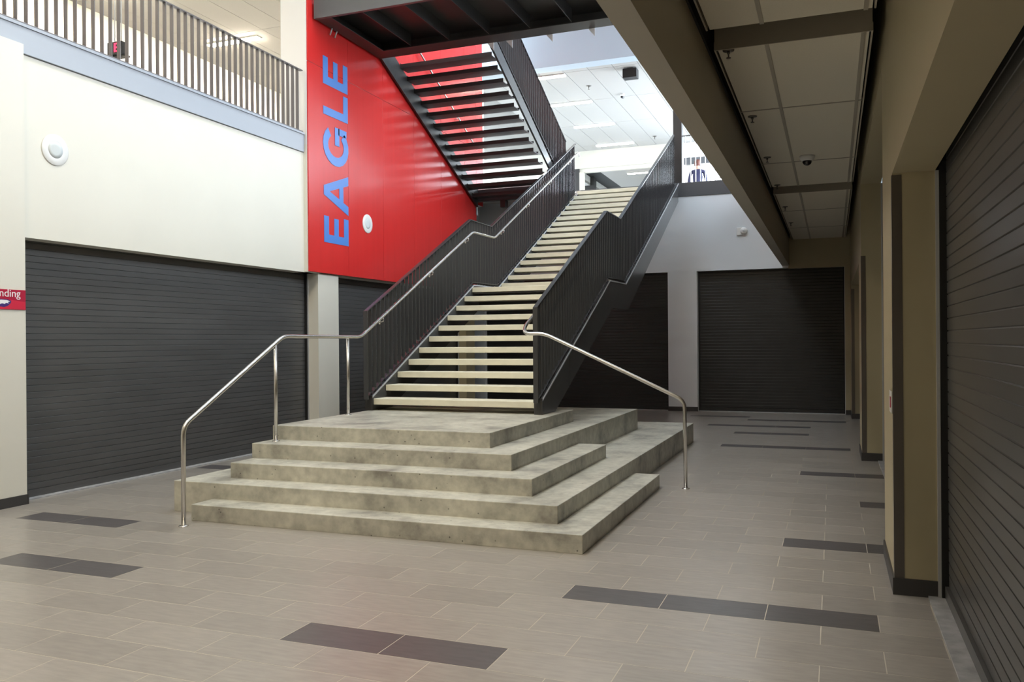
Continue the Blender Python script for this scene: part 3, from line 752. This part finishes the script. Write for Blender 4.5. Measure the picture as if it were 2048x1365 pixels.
# hanging display behind the left balcony
dp = empty('hanging_display', (-9.9, 9.5, 6.1), 'black boxed display with glowing red figures behind the left balcony railing', 'display')
box('case', -10.04, -9.76, 9.5, 9.62, 5.90, 6.09, 'black', dp, bevel=.006)
box('mount_rail', -10.06, -9.70, 9.52, 9.60, 5.86, 5.885, 'black', dp)
lathe('figure_dot', [(.022, 0), (.020, .004)], (-9.985, 9.499, 6.01), '-y', 'redled', dp, n=14)
box('figure_block', -9.905, -9.875, 9.494, 9.499, 5.935, 6.065, 'redled', dp)
box('figure_block', -9.875, -9.84, 9.494, 9.499, 5.935, 5.955, 'redled', dp)
box('figure_block', -9.875, -9.84, 9.494, 9.499, 6.045, 6.065, 'redled', dp)
box('figure_block', -9.875, -9.84, 9.494, 9.499, 5.99, 6.01, 'redled', dp)
box('figure_block', -9.84, -9.82, 9.494, 9.499, 5.935, 6.01, 'redled', dp)
tube('hanger', [(-9.95, 9.56, 6.09), (-9.95, 9.56, 8.2)], .008, 'galv', dp, n=6)
tube('hanger', [(-9.82, 9.56, 6.09), (-9.82, 9.56, 8.2)], .008, 'galv', dp, n=6)

# =========================================================== PERSON UPSTAIRS
def person(x, y, z):
    root = empty('person', (x, y, z), 'person in a dark shirt standing with their back turned near the bright upper window', 'person')
    pts = {'pel': (0, 0, .95, .15, .11), 'w': (0, 0, 1.08, .135, .10), 'ch': (0, .01, 1.28, .17, .115), 'nb': (0, .0, 1.43, .085, .075), 'nk': (0, -.005, 1.49, .052, .052),
           'hb': (0, -.01, 1.56, .07, .08), 'hd': (0, -.01, 1.66, .075, .09), 'ht': (0, -.01, 1.72, .055, .065),
           'sl': (-.19, 0, 1.40, .062, .06), 'el': (-.25, .03, 1.12, .045, .045), 'wl': (-.23, -.08, .90, .032, .03), 'hl': (-.22, -.12, .82, .035, .02),
           'sr': (.19, 0, 1.40, .062, .06), 'er': (.25, .03, 1.12, .045, .045), 'wr': (.23, -.08, .90, .032, .03), 'hr': (.22, -.12, .82, .035, .02),
           'tl': (-.09, 0, .86, .09, .09), 'kl': (-.10, -.02, .48, .06, .06), 'al': (-.10, .02, .10, .042, .045), 'fl': (-.11, -.13, .035, .04, .03),
           'tr': (.09, 0, .86, .09, .09), 'kr': (.10, -.02, .48, .06, .06), 'ar': (.10, .02, .10, .042, .045), 'fr': (.11, -.13, .035, .04, .03)}
    ed = [('pel', 'w'), ('w', 'ch'), ('ch', 'nb'), ('nb', 'nk'), ('nk', 'hb'), ('hb', 'hd'), ('hd', 'ht'), ('nb', 'sl'), ('sl', 'el'), ('el', 'wl'), ('wl', 'hl'),
          ('nb', 'sr'), ('sr', 'er'), ('er', 'wr'), ('wr', 'hr'), ('pel', 'tl'), ('tl', 'kl'), ('kl', 'al'), ('al', 'fl'), ('pel', 'tr'), ('tr', 'kr'), ('kr', 'ar'), ('ar', 'fr')]
    names = list(pts); me = bpy.data.meshes.new('body_skeleton')
    me.from_pydata([(pts[n][0], -pts[n][1], pts[n][2]) for n in names], [(names.index(a), names.index(b)) for a, b in ed], [])
    o = bpy.data.objects.new('body_tmp', me); COL.objects.link(o)
    sk_ = o.modifiers.new('skin', 'SKIN'); sb = o.modifiers.new('sub', 'SUBSURF'); sb.levels = 2; sb.render_levels = 2
    for i, n in enumerate(names):
        v = me.skin_vertices[0].data[i]; v.radius = (pts[n][3], pts[n][4]); v.use_root = (n == 'pel')
    bpy.context.view_layer.update()
    body = bpy.data.meshes.new_from_object(o.evaluated_get(bpy.context.evaluated_depsgraph_get()))
    bpy.data.objects.remove(o)
    body.materials.clear()
    for k in ('shirt', 'skin', 'trouser'): body.materials.append(MT[k])
    for p in body.polygons:
        c = p.center; p.use_smooth = True
        p.material_index = 1 if c.z > 1.475 or (abs(c.x) > .17 and c.z < 1.05 and c.z > .7) else (2 if c.z < .98 else 0)
    b = link('body', body, (x, y, z), root)
    lathe('hair', [(.088, 0), (.100, .05), (.098, .12), (.075, .17), (.03, .19)], (x, y-.005, z+1.575), 'z', 'hair', root, n=18)
    for s in (-1, 1):
        lathe('ear', [(.022, 0), (.018, .02)], (x+s*.082, y-.01, z+1.60), 'x' if s > 0 else '-x', 'skin', root, n=10)
    return root
person(-3.66, 24.9, 5.12)

bpy.context.view_layer.update()
